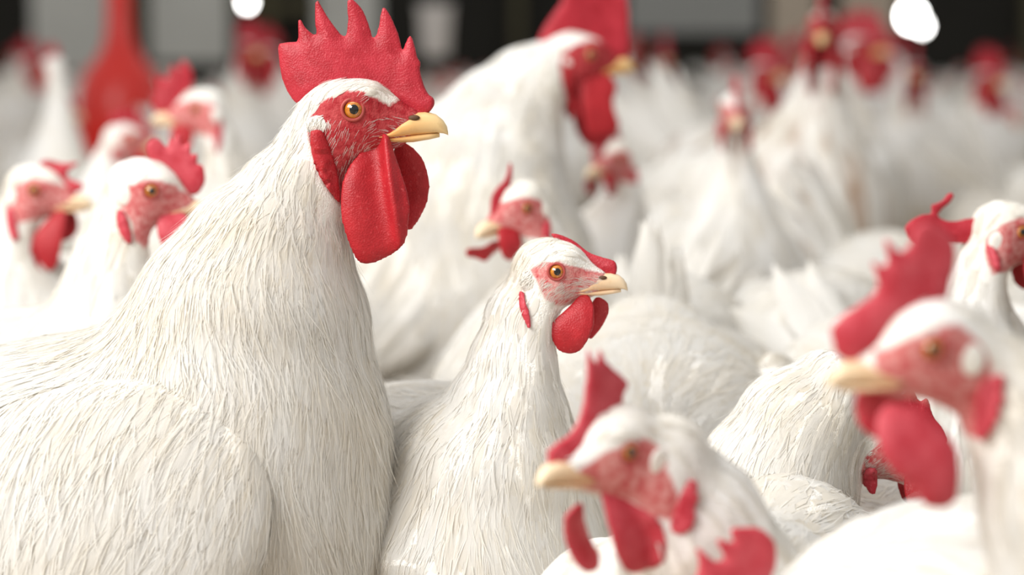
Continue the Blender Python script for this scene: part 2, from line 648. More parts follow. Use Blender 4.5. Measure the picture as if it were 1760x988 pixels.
def make_bird(kind, label, eye=None, d=None, phi=0, psi=None, fwd=0.05, lat=0.0, S=None, hs=None, hp=0, lod=2,
              comb=None, comb_px=None, wat_px=None, wat2_px=None, ear_px=None, face_px=None, head=None, group=None,
              neck=None, neck_r=None, combmat='comb', tail_up=35, tail_spread=1.0, comb_bend=0.0, wattle_lat=9.0, tail_n=8, tail_w=.034, tail_l=.135, root_at=None,
              wing=None, wat_fold=0.0, breast_y=1.0, two_wattles=True, pitch=0, neck_sy=0.95, comb_top=None, droop=0.35, legs=True, wings=True, stained=False, wing_lean=10, comb_warp=None, bend1=None, bend2=None):
    cock = kind == 'rooster'
    psi = phi if psi is None else psi
    S = S or (1.15 if cock else 1.0)
    hs = hs or (1.25 if cock else 1.0)
    mm = 0.001 * hs
    phr, psr = R(phi), R(psi)
    fw = np.array([math.cos(phr), math.sin(phr), 0]); lf = np.array([-math.sin(phr), math.cos(phr), 0])
    side = -1 if math.cos(phr) > 0 else 1
    if eye is not None:
        E = at(*eye, d)
        O = E - lf * side * 14.5 * mm if abs(math.cos(phr)) > 0.4 else E + 0
        bf = np.array([math.cos(psr), math.sin(psr), 0]); bl = np.array([-math.sin(psr), math.cos(psr), 0])
        sh = O - bf * fwd - bl * lat
        root = np.array([sh[0], sh[1], 0]) - bf * 0.06 * S
    elif root_at is not None:                        # body placed, head given in body coordinates
        root = np.array([root_at[0], root_at[1], 0.0])
        O = root + rot_z(psr) @ np.array(head, float)
    else:                                            # prototype: head given in body coordinates
        root = np.zeros(3); psr = 0; psi = 0
        O = np.array(head, float)
    Rb = rot_z(psr)
    loc = lambda Pw: (np.atleast_2d(Pw) - root) @ Rb          # world -> bird
    Oh = loc(O)[0]
    Mh = rot_z(phr - psr)                                     # yaw only head frame
    Ms = Mh @ rot_y(-R(hp))                                   # skull frame
    hd = lambda p: Oh + Ms @ (np.array(p, float) * mm)        # skull mm -> bird

    def outline(px, latmm):
        """traced outline on the plane parallel to the head's mid plane, in metres in the head frame"""
        Pl = O + lf * latmm * mm
        out = []
        for (x, y) in px:
            ray = FWD + RGT * (x - 880) / FPX - UPV * (y - 494) / FPX
            t = ((Pl - CAM) @ lf) / (ray @ lf)
            Q = CAM + ray * t - O
            out.append((Q @ fw, Q[2]))
        return out
    gen = lambda poly: [(x * mm, z * mm) for x, z in poly]

    # ---- body distance function
    T = rot_y(-R(12 + pitch))
    fs = [ell(np.array((-.05, 0, .225)) * S, np.array((.165, .105, .10)) * S, T),
          ell(np.array((.045, 0, .212)) * S, np.array((.092, .09 * breast_y, .105)) * S),
          ell(np.array((-.19, 0, .262)) * S, np.array((.085, .065, .06)) * S, rot_y(-R(28))),
          ell(np.array((-.12, 0, .17)) * S, np.array((.10, .085, .07)) * S),
          ell(np.array((-.02, .062, .135)) * S, np.array((.055, .042, .07)) * S),
          ell(np.array((-.02, -.062, .135)) * S, np.array((.055, .042, .07)) * S)]
    hb = hd((-14, 0, -9))
    if neck is not None:                                       # points relative to the eye, forward/up, metres
        npts = np.array([Oh + Mh @ np.array((x, 0, z)) for x, z in neck])
        nr = np.array(neck_r)
    else:
        p0 = np.array((.035, 0, .225)) * S
        drop = max(0.02, hb[2] - p0[2])
        b1 = p0 + np.array(bend1 if bend1 is not None else (.035 * S, 0, drop * 0.45))
        b2 = hb + (Mh @ np.array(bend2) if bend2 is not None else Mh @ np.array((-.03, 0, 0)) + np.array((0, 0, -drop * 0.35)))
        npts = bezier(p0, b1, b2, hb, 9)
        tt = np.linspace(0, 1, 9)
        r1 = 19.5 * mm if not cock else 21 * mm
        nr = r1 + (.078 * S - r1) * (1 - tt) ** 1.6 + .004 * np.sin(tt * math.pi)
    nk = []
    for i in range(len(npts) - 1):
        sq = 0.56 + (neck_sy - 0.56) * min(1, (len(npts) - 2 - i) / (len(npts) * 0.5))
        nk.append(cone(npts[i], npts[i + 1], nr[i], nr[i + 1], sq))
    big = union([union(fs, 0.028 * S), union(nk, 0.004)], 0.035 * S)
    hs_f = [ell(hd((-5, 0, -1 if cock else 1)), np.array((20.5, 13.2, 14.0 if cock else 17)) * mm, Ms),
            cone(hd((6, 0, -2)), hd((22, 0, -6.5)), 11.5 * mm, 6.6 * mm, 0.9),
            cone(hd((-8, 0, -11)), hd((14, 0, -11.5)), 12.5 * mm, 6.5 * mm, 0.85),
            ell(hd((0, 10.5, 6)), np.array((8, 3.5, 2.2)) * mm, Ms), ell(hd((0, -10.5, 6)), np.array((8, 3.5, 2.2)) * mm, Ms)]
    fhead = union(hs_f, 0.008 * hs)
    f = union([big, fhead], 0.010 * hs)
    q = LOD[lod]
    allp = np.vstack([npts, Oh[None]])
    lo = np.minimum(np.array((-.30, -.14, .045)) * S, allp.min(0) - .06)
    hi = np.maximum(np.array((.17, .14, .36)) * S, allp.max(0) + .07)
    V, Q = mesh_sdf(f, lo, hi, q['h'])
    fpoly = outline(face_px, side * 13) if face_px else gen(COCK_FACE if cock else HEN_FACE)
    hl = lambda P: (P - Oh) @ Mh

    def face_of(P):
        p = hl(P)
        sd = poly_sd(fpoly, p[:, [0, 2]])
        return np.clip(0.5 - sd / (5 * mm), 0, 1) * (np.abs(p[:, 1]) < 40 * mm) * (np.linalg.norm(p, axis=1) < 90 * mm)
    rt = empty(kind, root, psr)
    tagthing(rt, label, 'rooster' if cock else 'hen', group)
    bm = M['stained_body' if stained else 'rooster_body'] if cock else M['hen_body']
    mk('body', V, Q, None, bm, rt, attrs={'face': face_of(V)})

    # ---- plumage
    spine = np.vstack([hd((40, 0, -8)), hd((0, 0, 4)), npts[::-1], np.array((-.06, 0, .24)) * S, np.array((-.2, 0, .27)) * S, np.array((-.33, 0, .34)) * S])
    ks = len(npts)
    fl = np.concatenate([[.006, .010], np.linspace(.013, .048, ks), [.042, .05, .06]]) * S
    fwid = np.concatenate([[.0018, .0024], np.linspace(.0035, .011, ks), [.019, .019, .016]]) * S
    mids = (spine[1:] + spine[:-1]) / 2; tans = nrm(spine[1:] - spine[:-1])
    rel = np.concatenate([[.02, .02], nr[::-1], [.1, .07]])[:len(mids)]

    def weights(P):
        dd = ((P[:, None] - mids[None]) ** 2).sum(2) / rel[None] ** 2
        w = np.exp(-2.2 * (dd - dd.min(1, keepdims=True)))
        return w / w.sum(1, keepdims=True)

    def flow(P):
        w = weights(P)
        t = w @ tans
        t[:, 2] -= droop * (1 - w[:, 0])
        return nrm(t)

    def keep(P, lo_face=0.10):
        return face_of(P) < lo_face
    if q['nb']:
        parts = []
        P = seeds_on(V, Q, q['nb']); P = P[keep(P)]
        w = weights(P)
        L = (w @ fl[1:]) * rng.uniform(.7, 1.25, len(P)); W = (w @ fwid[1:]) * rng.uniform(.7, 1.2, len(P))
        if lod <= 1:
            parts.append(feathers(f, P, L, W, flow, (0, .3, .62, .86, 1), (.55, .95, 1, .66, .08), 3, .0003, .0006 * S, .14))
        else:
            parts.append(feathers(f, P, L * 1.15, W * 1.3, flow, (0, .45, .8, 1), (.6, 1, .75, .1), 3, .0003, .0009 * S, .15))
        if q['ns']:
            P = seeds_on(V, Q, q['ns']); P = P[keep(P, .25)]
            w = weights(P)
            L = (w @ fl[1:]) * rng.uniform(.35, .75, len(P)); W = np.full(len(P), .00065 if lod <= 1 else .0011) * rng.uniform(.6, 1.3, len(P))
            parts.append(feathers(f, P, L, W, flow, (0, .5, 1), (1, .8, .15), 2, .0003, .0015, .24, .30))
        if lod <= 1:                                            # fine bristles over the bare face
            m = V[(face_of(V) > .5) & ~np.isnan(V[:, 0])]
            if len(m):
                P = m[rng.integers(0, len(m), 900 if cock else 2600)] + rng.normal(0, .001, (900 if cock else 2600, 3))
                pl = hl(P)
                P = P[(np.abs(pl[:, 0]) + np.abs(pl[:, 2]) > 9 * mm) & ((pl[:, 2] < -4 * mm) | (pl[:, 2] > 4 * mm))]
                parts.append(feathers(f, P, rng.uniform(.0025, .005, len(P)) * hs, np.full(len(P), .00022), flow, (0, .5, 1), (1, .8, .2), 2, .0001, .0006, .25))
        v_, q_, a_, n_ = join_f(parts)
        o = mk('plumage', v_, q_, None, M['stained' if stained else 'feather'], rt, attrs=a_, normals=n_); o['kind'] = 'stuff'

    # ---- wings
    for sd in ((-1, 1) if wings else ()):
        wc, wr, wt = wing or ((-.065, .098, .232), (.135, .026, .066), 12)
        c = np.array((wc[0], sd * wc[1], wc[2])) * S
        rot = rot_z(-sd * R(5)) @ rot_x(sd * R(wing_lean)) @ rot_y(-R(wt))
        wf = union([ell(c, np.array(wr) * S, rot), ell(c + rot @ (np.array((-.10, 0, .005)) * S), np.array((.085, .014, .04)) * S, rot)], .02)
        ext = np.array((.2, .06, .12)) * S * 1.25
        v, qq = mesh_sdf(wf, c - ext - np.array((.05, 0, 0)), c + ext, q['h'] * 1.6)
        wo = mk('wing', v, qq, None, M['down'], rt, attrs={'tint': np.full(len(v), .1), 'fuv': v * 30})
        if q['wb']:
            wfl = lambda P: nrm(np.tile(rot @ np.array((-.8, 0, -.8)), (len(P), 1)))
            P = seeds_on(v, qq, q['wb'])
            k = 1.0 - np.clip(((P - c) @ rot)[:, 0] / (wr[0] * S), -1, 1)
            L = (.034 + .020 * k) * S * rng.uniform(.7, 1.2, len(P)); W = (.0095 + .005 * k) * S * rng.uniform(.7, 1.2, len(P))
            parts = [feathers(wf, P, L, W, wfl, (0, .3, .62, .86, 1), (.55, .95, 1, .7, .1), 3, .0003, .0008 * S, .18)]
            if q['ws']:
                P = seeds_on(v, qq, q['ws'])
                parts.append(feathers(wf, P, rng.uniform(.015, .04, len(P)), np.full(len(P), .0007), wfl, (0, .5, 1), (1, .8, .15), 2, .0003, .0015, .28, .3))
            v_, q_, a_, n_ = join_f(parts)
            o = mk('wing_covert', v_, q_, None, M['feather'], wo, attrs=a_, normals=n_); o['kind'] = 'stuff'

    # ---- tail feathers
    tb = np.array((-.235, 0, .285)) * S
    if lod < 4:
        for i in range(tail_n):
            u = (i + .5) / tail_n * 2 - 1
            v, qq, us = big_feather((tail_l + .02 * (1 - abs(u))) * S * (1.35 if cock else 1), tail_w * S, -.10 + .06 * random.random(), seed=i)
            m_ = rot_z(math.pi - u * .42 * tail_spread) @ rot_y(-R(tail_up + random.uniform(-13, 13) - 14 * abs(u))) @ rot_x(u * R(62) + R(random.uniform(-25, 25)))
            v = v @ m_.T + tb + np.array((.045, u * .03, -.015)) * S
            mk('tail_feather', v, qq, None, M['feather'], rt, attrs={'tint': np.full(len(v), .12 * random.random()), 'fuv': us})
    else:
        v, qq, us = merge([(lambda r: (r[0] @ (rot_z(math.pi - u * .4) @ rot_y(-R(tail_up - 12 * abs(u))) @ rot_x(u * R(60))).T + tb + np.array((.04, u * .03, -.01)) * S, r[1], []))(big_feather(.15 * S, .04 * S, -.08, 5)) for u in (-.8, -.3, .3, .8)]) 
        mk('tail', v, qq, None, M['feather'], rt, attrs={'tint': np.zeros(len(v)), 'fuv': v * 20})

    # ---- comb, wattles, ear lobes
    ys = np.linspace(0, 1, 34) ** 1.0 * 50 * mm

    def surf_y(xz, sd):
        xz = np.atleast_2d(xz)
        P = np.zeros((len(xz), len(ys), 3)); P[:, :, 0] = xz[:, :1]; P[:, :, 2] = xz[:, 1:]; P[:, :, 1] = sd * ys
        inside = f(P.reshape(-1, 3) @ Mh.T + Oh).reshape(len(xz), -1) < 0
        return np.where(inside.any(1), (inside * ys).max(1), 0)

    def drape(v, sd, base, gap):
        u, inv = np.unique(np.round(v[:, [0, 2]] / (1.5 * mm)).astype(int), axis=0, return_inverse=True)
        return np.maximum(base, surf_y(u * 1.5 * mm, sd)[np.ravel(inv)] + gap)
    cp = outline(comb_px, 0) if comb_px else gen(comb or (COCK_COMB if cock else HEN_COMB))
    zs = [z for _, z in cp]
    fh = 0.0011 * hs if lod < 2 else (.0016 if lod < 3 else (.0026 if lod < 4 else .004))
    v, qq = flap(cp, (3.8 if cock else 3.6) * mm, 1.3 * mm, min(zs), max(zs), fh)
    if comb_warp:
        v = comb_warp(v, mm)
    v[:, 1] += comb_bend * mm * np.clip((v[:, 2] - 8 * mm) / (25 * mm), 0, 2) ** 1.5 + 1.2 * mm * np.sin(v[:, 0] / (9 * mm))
    mk('comb', v @ Mh.T + Oh, qq, None, M[combmat], rt)
    wg = gen(COCK_WATTLE if cock else HEN_WATTLE)
    for sd in (-1, 1):
        px = wat_px if sd == side else wat2_px
        wp = outline(px, sd * wattle_lat) if px else wg
        zs = [z for _, z in wp]; zt, zb_ = max(zs), min(zs)
        v, qq = flap(wp, 2.4 * mm, 2.1 * mm, zt, zb_, fh)
        u = np.clip((zt - v[:, 2]) / (zt - zb_), 0, 1)
        xm = np.mean([x for x, _ in wp])
        off = wattle_lat * mm + (4.5 * mm * np.sin(u * 2.6) - 3 * mm * (1 - u) ** 3)
        if lod < 3:
            off = off + np.clip(drape(v, sd, 0, .8 * mm) - off, 0, 8 * mm) * np.clip(u * 3 - .15, 0, 1)
        v[:, 1] += sd * off
        if wat_fold and sd == side:
            xr = (13.5 + 9 * u) * mm
            v[:, 1] += sd * wat_fold * mm * (np.exp(-((v[:, 0] - xr) / (2.4 * mm)) ** 2) - .9 * np.exp(-((v[:, 0] - xr + 7 * mm) / (6 * mm)) ** 2)) * np.clip(1.3 - u, .25, 1)
        mk('wattle', v @ Mh.T + Oh, qq, None, M['wattle' if cock else combmat if combmat != 'comb' else 'wattle'], rt)
        if lod < 4:
            ep = outline(ear_px, sd * 15) if ear_px else gen(COCK_EAR if cock else HEN_EAR)
            zs = [z for _, z in ep]
            v, qq = flap(ep, 2.6 * mm, 2.0 * mm, max(zs), min(zs), fh)
            v[:, 1] += sd * (drape(v, sd, 9 * mm, .6 * mm) + 2.0 * mm * np.abs(np.sin((v[:, 0] + v[:, 2] * .25) / (4.4 * mm))))
            mk('ear_lobe', v @ Mh.T + Oh, qq, None, M['wattle' if cock else 'pink_comb'], rt)
            ey = surf_y((-15.5 * mm, -6 * mm), sd)[0] / mm; ec = hd((-15.5, sd * (ey - .3), -6)); er = np.array((5.6, 1.7, 4.2 if cock else 6.4)) * mm
            tf = ell(ec, er, Ms)
            v, qq = mesh_sdf(tf, ec - er.max() * 1.8, ec + er.max() * 1.8, er.min() / (3.5 if lod < 2 else 2.2))
            parts = [(v, qq, {'tint': np.full(len(v), .2), 'fuv': v * 50}, grad(tf, v))]
            if lod < 2:
                P = v[rng.integers(0, len(v), 900)]
                parts.append(feathers(tf, P, rng.uniform(.003, .008, 900) * hs, np.full(900, .0005), lambda P: np.tile(Ms @ np.array((-.5, 0, -1.)), (len(P), 1)), (0, .5, 1), (1, .8, .2), 2, .0002, .0016, .5))
            v_, q_, a_, n_ = join_f(parts)
            mk('ear_tuft', v_, q_, None, M['down'], rt, attrs=a_, normals=n_)
    # ---- beak
    for nm, sec in (('upper_beak', UPPER), ('lower_beak', LOWER)):
        v, qq, tr = loft(sec, 16 if lod < 2 else 10)
        us = np.stack([(v[:, 0] - 8) / 32, v[:, 1], v[:, 2]], 1)
        b = mk(nm, v * mm @ Ms.T + Oh, qq, tr, M['cock_beak' if cock else 'hen_beak'], rt, attrs={'fuv': us})
        if nm == 'upper_beak' and lod < 2:
            for sd in (-1, 1):
                v, qq, tr = sphere((25.5, sd * 5.6, -5.2), (2.6, 1.1, 1.3), 12, 8)
                mk('nostril', v * mm @ Ms.T + Oh, qq, tr, M['nostril'], b)
    # ---- eyes
    if lod < 4:
        for sd in (-1, 1):
            ez = surf_y((0, 0), sd)[0] / mm - 13.0
            n_ = (24, 16) if lod < 2 else (14, 8)
            ax = rot_z(-sd * R(14)) @ rot_x(-sd * R(2))
            v, qq, tr = sphere((0, sd * (11.6 + ez), 0), (4.45, 4.0, 4.45), *n_)
            e = mk('eye', v * mm @ Ms.T + Oh, qq, tr, M['iris'], rt)
            v, qq, tr = sphere((0.35, sd * (14.15 + ez), 0), (2.6, 1.6, 2.6), *n_)
            mk('pupil', v * mm @ Ms.T + Oh, qq, tr, M['pupil'], e)
            v, qq, tr = torus((0, sd * (13.6 + ez), 0), rot_z(-sd * R(10)), 4.7, .8)
            mk('eyelid', v * mm @ Ms.T + Oh, qq, tr, M['lid'], e)
    # ---- legs
    if legs:
        for sd in (-1, 1):
            a = np.array((-.02, sd * .06, .12)) * S; b = np.array((-.005, sd * .06, .012))
            b[0] *= S; b[1] *= S
            ps = [tube([a, (a + b) / 2 - np.array((.006, 0, 0)), b], [.011 * S, .008 * S, .0095 * S])]
            for an, ln in ((-28, .052), (0, .066), (28, .052), (180, .028)):
                u = np.array((math.cos(R(an)), math.sin(R(an)), 0))
                ps.append(tube([b, b + u * ln * S * .5 + np.array((0, 0, -.001)), b + u * ln * S - np.array((0, 0, .007))], [.008 * S, .0065 * S, .003 * S], 6))
            v, qq, tr = merge(ps)
            mk('leg', v, qq, tr, M['leg'], rt)
    return rt


# ------------------------------------------------------------------ the shed
def boxm(lo, hi):
    x0, y0, z0 = lo; x1, y1, z1 = hi
    v = np.array([(x, y, z) for x in (x0, x1) for y in (y0, y1) for z in (z0, z1)])
    q = [(0, 1, 3, 2), (4, 6, 7, 5), (0, 4, 5, 1), (2, 3, 7, 6), (0, 2, 6, 4), (1, 5, 7, 3)]
    return v, q, []


def structure(o):
    o['kind'] = 'structure'
    return o


def mat_litter():
    m, nt, p = newmat('wood_shaving_litter')
    co = node(nt, 'ShaderNodeTexCoord').outputs['Object']
    n1 = noise(nt, co, 60, 6, .7); n2 = noise(nt, co, 6, 3)
    c = mixc(nt, ramp(nt, n1, .3, .7), (.30, .22, .14), (.55, .45, .32))
    c = mixc(nt, ramp(nt, n2, .4, .7), c, (.42, .36, .28))
    nt.links.new(c, p.inputs['Base Color']); p.inputs['Roughness'].default_value = .95
    bump(nt, p, n1, .8, .01)
    return m


WALL_Y = 15.0
v, q_, _ = boxm((-6, -2.5, -.1), (6, WALL_Y + .2, 0))
structure(mk('floor', v, q_, None, mat_litter(), smooth=False))
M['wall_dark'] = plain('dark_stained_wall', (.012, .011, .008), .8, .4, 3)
M['sheet_grey'] = plain('grey_sheet_panel', (.62, .63, .60), .6, .12, 4)
M['sheet_pale'] = plain('pale_grey_sheet_panel', (.42, .42, .40), .6, .12, 4)
M['sheet_deep'] = plain('slate_grey_sheet_panel', (.34, .35, .34), .6, .12, 4)
M['sheet_tan'] = plain('tan_board', (.55, .47, .38), .7, .12, 4)
M['post'] = plain('olive_brown_post', (.09, .08, .045), .8, .25, 8)
M['wall_kerb'] = plain('concrete_kerb', (.35, .34, .31), .9, .15, 8)
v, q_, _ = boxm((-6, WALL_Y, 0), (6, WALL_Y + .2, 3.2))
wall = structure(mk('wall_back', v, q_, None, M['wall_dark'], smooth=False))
for nm, x in (('wall_left', -6), ('wall_right', 5.85)):
    v, q_, _ = boxm((x, -2.5, 0), (x + .15, WALL_Y, .5))
    structure(mk(nm, v, q_, None, M['wall_kerb'], smooth=False))


def wall_panel(name, px0, px1, z0, z1, mat, proud=.05):
    a = at(px0, 80, WALL_Y)[0]; b = at(px1, 80, WALL_Y)[0]
    v, q_, _ = boxm((a, WALL_Y - proud, z0), (b, WALL_Y, z1))
    return mk(name, v, q_, None, M[mat], wall, smooth=False)


wall_panel('panel', 62, 205, .36, 2.2, 'sheet_grey')
wall_panel('panel', 262, 398, .42, 2.2, 'sheet_grey')
wall_panel('panel', 545, 655, .40, 2.2, 'sheet_grey')
wall_panel('panel', 1075, 1300, .60, 2.2, 'sheet_deep')
wall_panel('panel', 1320, 1400, .50, 2.2, 'sheet_tan')
wall_panel('panel', 1440, 1535, .50, 2.2, 'sheet_tan')
for x in (240, 468, 890):
    wall_panel('post', x - 8, x + 8, 0, 2.6, 'post', .12)
wall_panel('post', 1752, 1775, 0, 2.6, 'post', .12)
wall_panel('rail', 405, 545, .72, .80, 'post', .09)

# hanging lamps far back: bulb, socket and cord
ml, nt, p = newmat('lit_bulb')
p.inputs['Emission Color'].default_value = (1, .98, .95, 1); p.inputs['Emission Strength'].default_value = 14
M['bulb'] = ml
M['cord'] = plain('black_cord', (.02, .02, .02), .6)


def lamp(px, py, d, r, label):
    c = at(px, py, d)
    rt = empty('hanging_lamp', (c[0], c[1], 3.0)); tagthing(rt, label, 'lamp')
    o = c - np.array((c[0], c[1], 3.0))
    v, q_, t_ = sphere(o, (r, r, r * 1.15), 16, 10); mk('bulb', v, q_, t_, M['bulb'], rt)
    v, q_, t_ = tube([o + (0, 0, r), o + (0, 0, r * 2.4)], [r * .5, r * .45]); mk('socket', v, q_, t_, M['cord'], rt)
    v, q_, t_ = tube([o + (0, 0, r * 2.3), np.array((0, 0, 0))], [.006, .006]); mk('cord', v, q_, t_, M['cord'], rt)


lamp(425, 4, 11.0, .018, 'bright bulb at the top edge above the dark wall left of the big comb')
lamp(1567, 28, 11.0, .044, 'largest bright bulb at the top right against the black wall')
lamp(1585, 45, 10.6, .020, 'small bright bulb just below the largest bulb at the top right')

def lathe(prof, n=40):
    prof = np.array(prof); a = np.linspace(0, 2 * math.pi, n, endpoint=False)
    V = np.stack([prof[:, 0, None] * np.cos(a), prof[:, 0, None] * np.sin(a), np.repeat(prof[:, 1, None], n, 1)], -1).reshape(-1, 3)
    q = [(i * n + j, i * n + (j + 1) % n, (i + 1) * n + (j + 1) % n, (i + 1) * n + j) for i in range(len(prof) - 1) for j in range(n)]
    return V, q


# pale pail hanging behind the comb
M['pail'] = plain('white_plastic', (.75, .73, .72), .4, .08, 6)
c = at(748, 50, 8.0)
root = empty('hanging_pail', c); tagthing(root, 'pale white pail hanging behind the big rooster comb', 'pail')
v, q_ = lathe([(.001, -.09), (.040, -.09), (.045, -.085), (.056, .07), (.060, .075), (.058, .08), (.052, .07), (.042, -.08), (.001, -.082)]); mk('bucket', v, q_, None, M['pail'], root)
v, q_, t_ = tube([(-.056, 0, .07), (-.045, 0, .13), (0, 0, .16), (.045, 0, .13), (.056, 0, .07)], [.003] * 5); mk('handle', v, q_, t_, M['cord'], root)
v, q_, t_ = tube([(0, 0, .158), (0, 0, 2.6)], [.004, .004]); mk('hanging_cord', v, q_, t_, M['cord'], root)

# red bell drinker hanging in the left background
M['drinker'] = plain('red_plastic', (.72, .028, .02), .32, .1, 6, 0, .5)
dc = at(208, 240, 6.0)
root = empty('bell_drinker', (dc[0], dc[1], dc[2])); tagthing(root, 'red plastic bell drinker hanging in the left background', 'drinker')


def lathe(prof, n=40):
    prof = np.array(prof); a = np.linspace(0, 2 * math.pi, n, endpoint=False)
    V = np.stack([prof[:, 0, None] * np.cos(a), prof[:, 0, None] * np.sin(a), np.repeat(prof[:, 1, None], n, 1)], -1).reshape(-1, 3)
    q = [(i * n + j, i * n + (j + 1) % n, (i + 1) * n + (j + 1) % n, (i + 1) * n + j) for i in range(len(prof) - 1) for j in range(n)]
    return V, q


v, q_ = lathe([(.098, -.015), (.107, .02), (.107, .075), (.104, .115), (.095, .146), (.081, .173), (.062, .197), (.047, .219), (.038, .242), (.033, .28), (.031, .32), (.029, .37), (.001, .38)])
mk('bell', v, q_, None, M['drinker'], root)
v, q_ = lathe([(.06, -.05), (.13, -.055), (.155, -.04), (.16, -.005), (.152, -.005), (.145, -.03), (.098, -.035), (.098, -.015)])
mk('water_trough', v, q_, None, M['drinker'], root)
v, q_, t_ = tube([(0, 0, .375), (0, 0, 2.6)], [.008, .008]); mk('hanging_cord', v, q_, t_, M['cord'], root)
v, q_, t_ = tube([(.012, 0, .37), (.02, 0, .6), (.015, 0, 2.6)], [.007, .007, .007]); mk('water_hose', v, q_, t_, M['drinker'], root)


def cpx(pts, s, ox, oy):
    return [(ox + x / s, oy + y / s) for x, y in pts]


# ------------------------------------------------------------------ the birds one can tell apart
PLACED = []


def B(*a, **k):
    r = make_bird(*a, **k)
    PLACED.append((r.location[0], r.location[1]))
    return r


hero = B('rooster', 'big white rooster in sharp focus with tall red comb facing right', eye=(606, 188), d=1.37, phi=-6, psi=-8, fwd=.067, lat=0, S=1.06, hs=1.3, hp=3, lod=0,
  comb_px=cpx([(97, 285), (170, 272), (240, 272), (235, 135), (245, 115), (262, 130), (285, 180), (362, 240), (348, 130), (352, 0), (362, -12), (380, 15), (440, 120), (545, 258), (565, 150), (557, 10), (575, -18), (605, 0), (660, 60), (700, 160), (728, 265), (755, 200), (778, 60), (795, 35), (840, 100), (900, 240), (912, 340), (940, 270), (965, 222), (990, 260), (1020, 390), (1040, 405), (1030, 460), (1060, 560), (1090, 620), (1130, 640), (1130, 690), (1095, 735), (1040, 765), (950, 750), (800, 700), (600, 620), (420, 640), (300, 700), (215, 672), (160, 590), (125, 500), (110, 400)], 3.8, 450, 0),
  wat_px=cpx([(560, 200), (500, 270), (465, 350), (452, 440), (455, 560), (490, 690), (540, 815), (590, 840), (660, 822), (760, 772), (830, 705), (850, 500), (825, 400), (800, 330), (745, 180), (720, 100), (660, 90)], 3.294, 450, 200),
  wat2_px=cpx([(760, 120), (850, 165), (915, 240), (948, 380), (930, 500), (880, 600), (835, 655), (790, 640), (760, 500), (730, 300)], 3.294, 450, 200),
  ear_px=cpx([(262, 80), (340, 70), (375, 160), (405, 260), (435, 400), (443, 500), (415, 490), (370, 415), (310, 320), (275, 220)], 3.294, 450, 200),
  face_px=[(530, 205), (540, 185), (560, 170), (590, 157), (622, 156), (650, 172), (668, 182), (690, 160), (748, 160), (752, 200), (748, 245), (722, 260), (700, 285), (650, 310), (600, 350), (582, 355), (560, 322), (540, 275), (527, 235)],
  neck=[(-.075, -.22), (-.068, -.18), (-.065, -.13), (-.055, -.09), (-.040, -.055), (-.026, -.026), (-.012, -.010)], neck_r=[.082, .081, .071, .051, .033, .0215, .0155], pitch=2,
  wing=((-.012, .101, .226), (.112, .032, .085), 28), wing_lean=20, wat_fold=4.5, wattle_lat=9)

B('hen', 'white hen in focus at centre facing right with comb folded over', eye=(957, 466), d=1.40, phi=-8, psi=-52, fwd=.05, lat=.0, S=.93, hs=1.0, hp=2, lod=1, neck=[(-.05, -.17), (-.042, -.13), (-.032, -.09), (-.028, -.06), (-.024, -.032), (-.014, -.009)], neck_r=[.080, .060, .039, .030, .0245, .0195],
  comb_px=cpx([(425, 365), (470, 368), (540, 400), (600, 452), (660, 472), (718, 486), (732, 510), (728, 552), (690, 556), (640, 545), (610, 510), (560, 490), (500, 440), (455, 395)], 2.6, 780, 260),
  wat_px=cpx([(450, 750), (438, 790), (442, 840), (470, 890), (520, 907), (570, 890), (610, 830), (632, 770), (628, 690), (600, 640), (560, 640), (520, 690)], 2.6, 780, 260),
  wat2_px=cpx([(640, 640), (690, 672), (694, 720), (660, 790), (605, 855), (585, 800), (600, 700)], 2.6, 780, 260),
  ear_px=cpx([(288, 622), (315, 625), (325, 670), (345, 710), (355, 790), (335, 780), (305, 720), (290, 670)], 2.6, 780, 260),
  face_px=cpx([(340, 530), (390, 495), (470, 490), (540, 515), (620, 540), (690, 560), (690, 640), (600, 660), (520, 690), (460, 690), (400, 640), (380, 580)], 2.6, 780, 260),
  combmat='comb')

B('hen', 'nearest blurred hen at bottom centre turned left with spiky upright comb', eye=(1080, 776), d=1.06, phi=-142, psi=-115, fwd=.11, lat=.02, S=.84, tail_up=-40, tail_n=4, neck=[(-.082, -.13), (-.066, -.085), (-.052, -.048), (-.035, -.020), (-.014, -.007)], neck_r=[.060, .049, .040, .031, .0195],
  comb_px=cpx([(95, 500), (130, 465), (180, 430), (215, 370), (230, 310), (245, 180), (242, 65), (265, 120), (288, 150), (296, 70), (312, 112), (332, 145), (390, 190), (432, 230), (402, 270), (396, 360), (400, 430), (320, 500), (240, 560), (160, 592), (105, 565)], 2.309, 900, 560),
  wat_px=cpx([(315, 640), (360, 640), (430, 690), (462, 720), (490, 800), (495, 880), (480, 950), (440, 985), (390, 975), (350, 920), (322, 830), (312, 730)], 2.309, 900, 560),
  wat2_px=cpx([(165, 760), (190, 710), (220, 690), (260, 790), (295, 860), (328, 910), (312, 970), (270, 990), (230, 960), (190, 870)], 2.309, 900, 560),
  ear_px=cpx([(560, 680), (590, 600), (620, 590), (634, 640), (605, 720), (592, 780), (562, 822), (535, 810), (545, 740)], 2.309, 900, 560),
  face_px=cpx([(240, 590), (300, 540), (340, 490), (430, 445), (490, 450), (535, 490), (520, 560), (545, 640), (560, 760), (500, 760), (440, 700), (380, 680), (240, 650)], 2.309, 900, 560),
  combmat='pink_comb', wattle_lat=8)

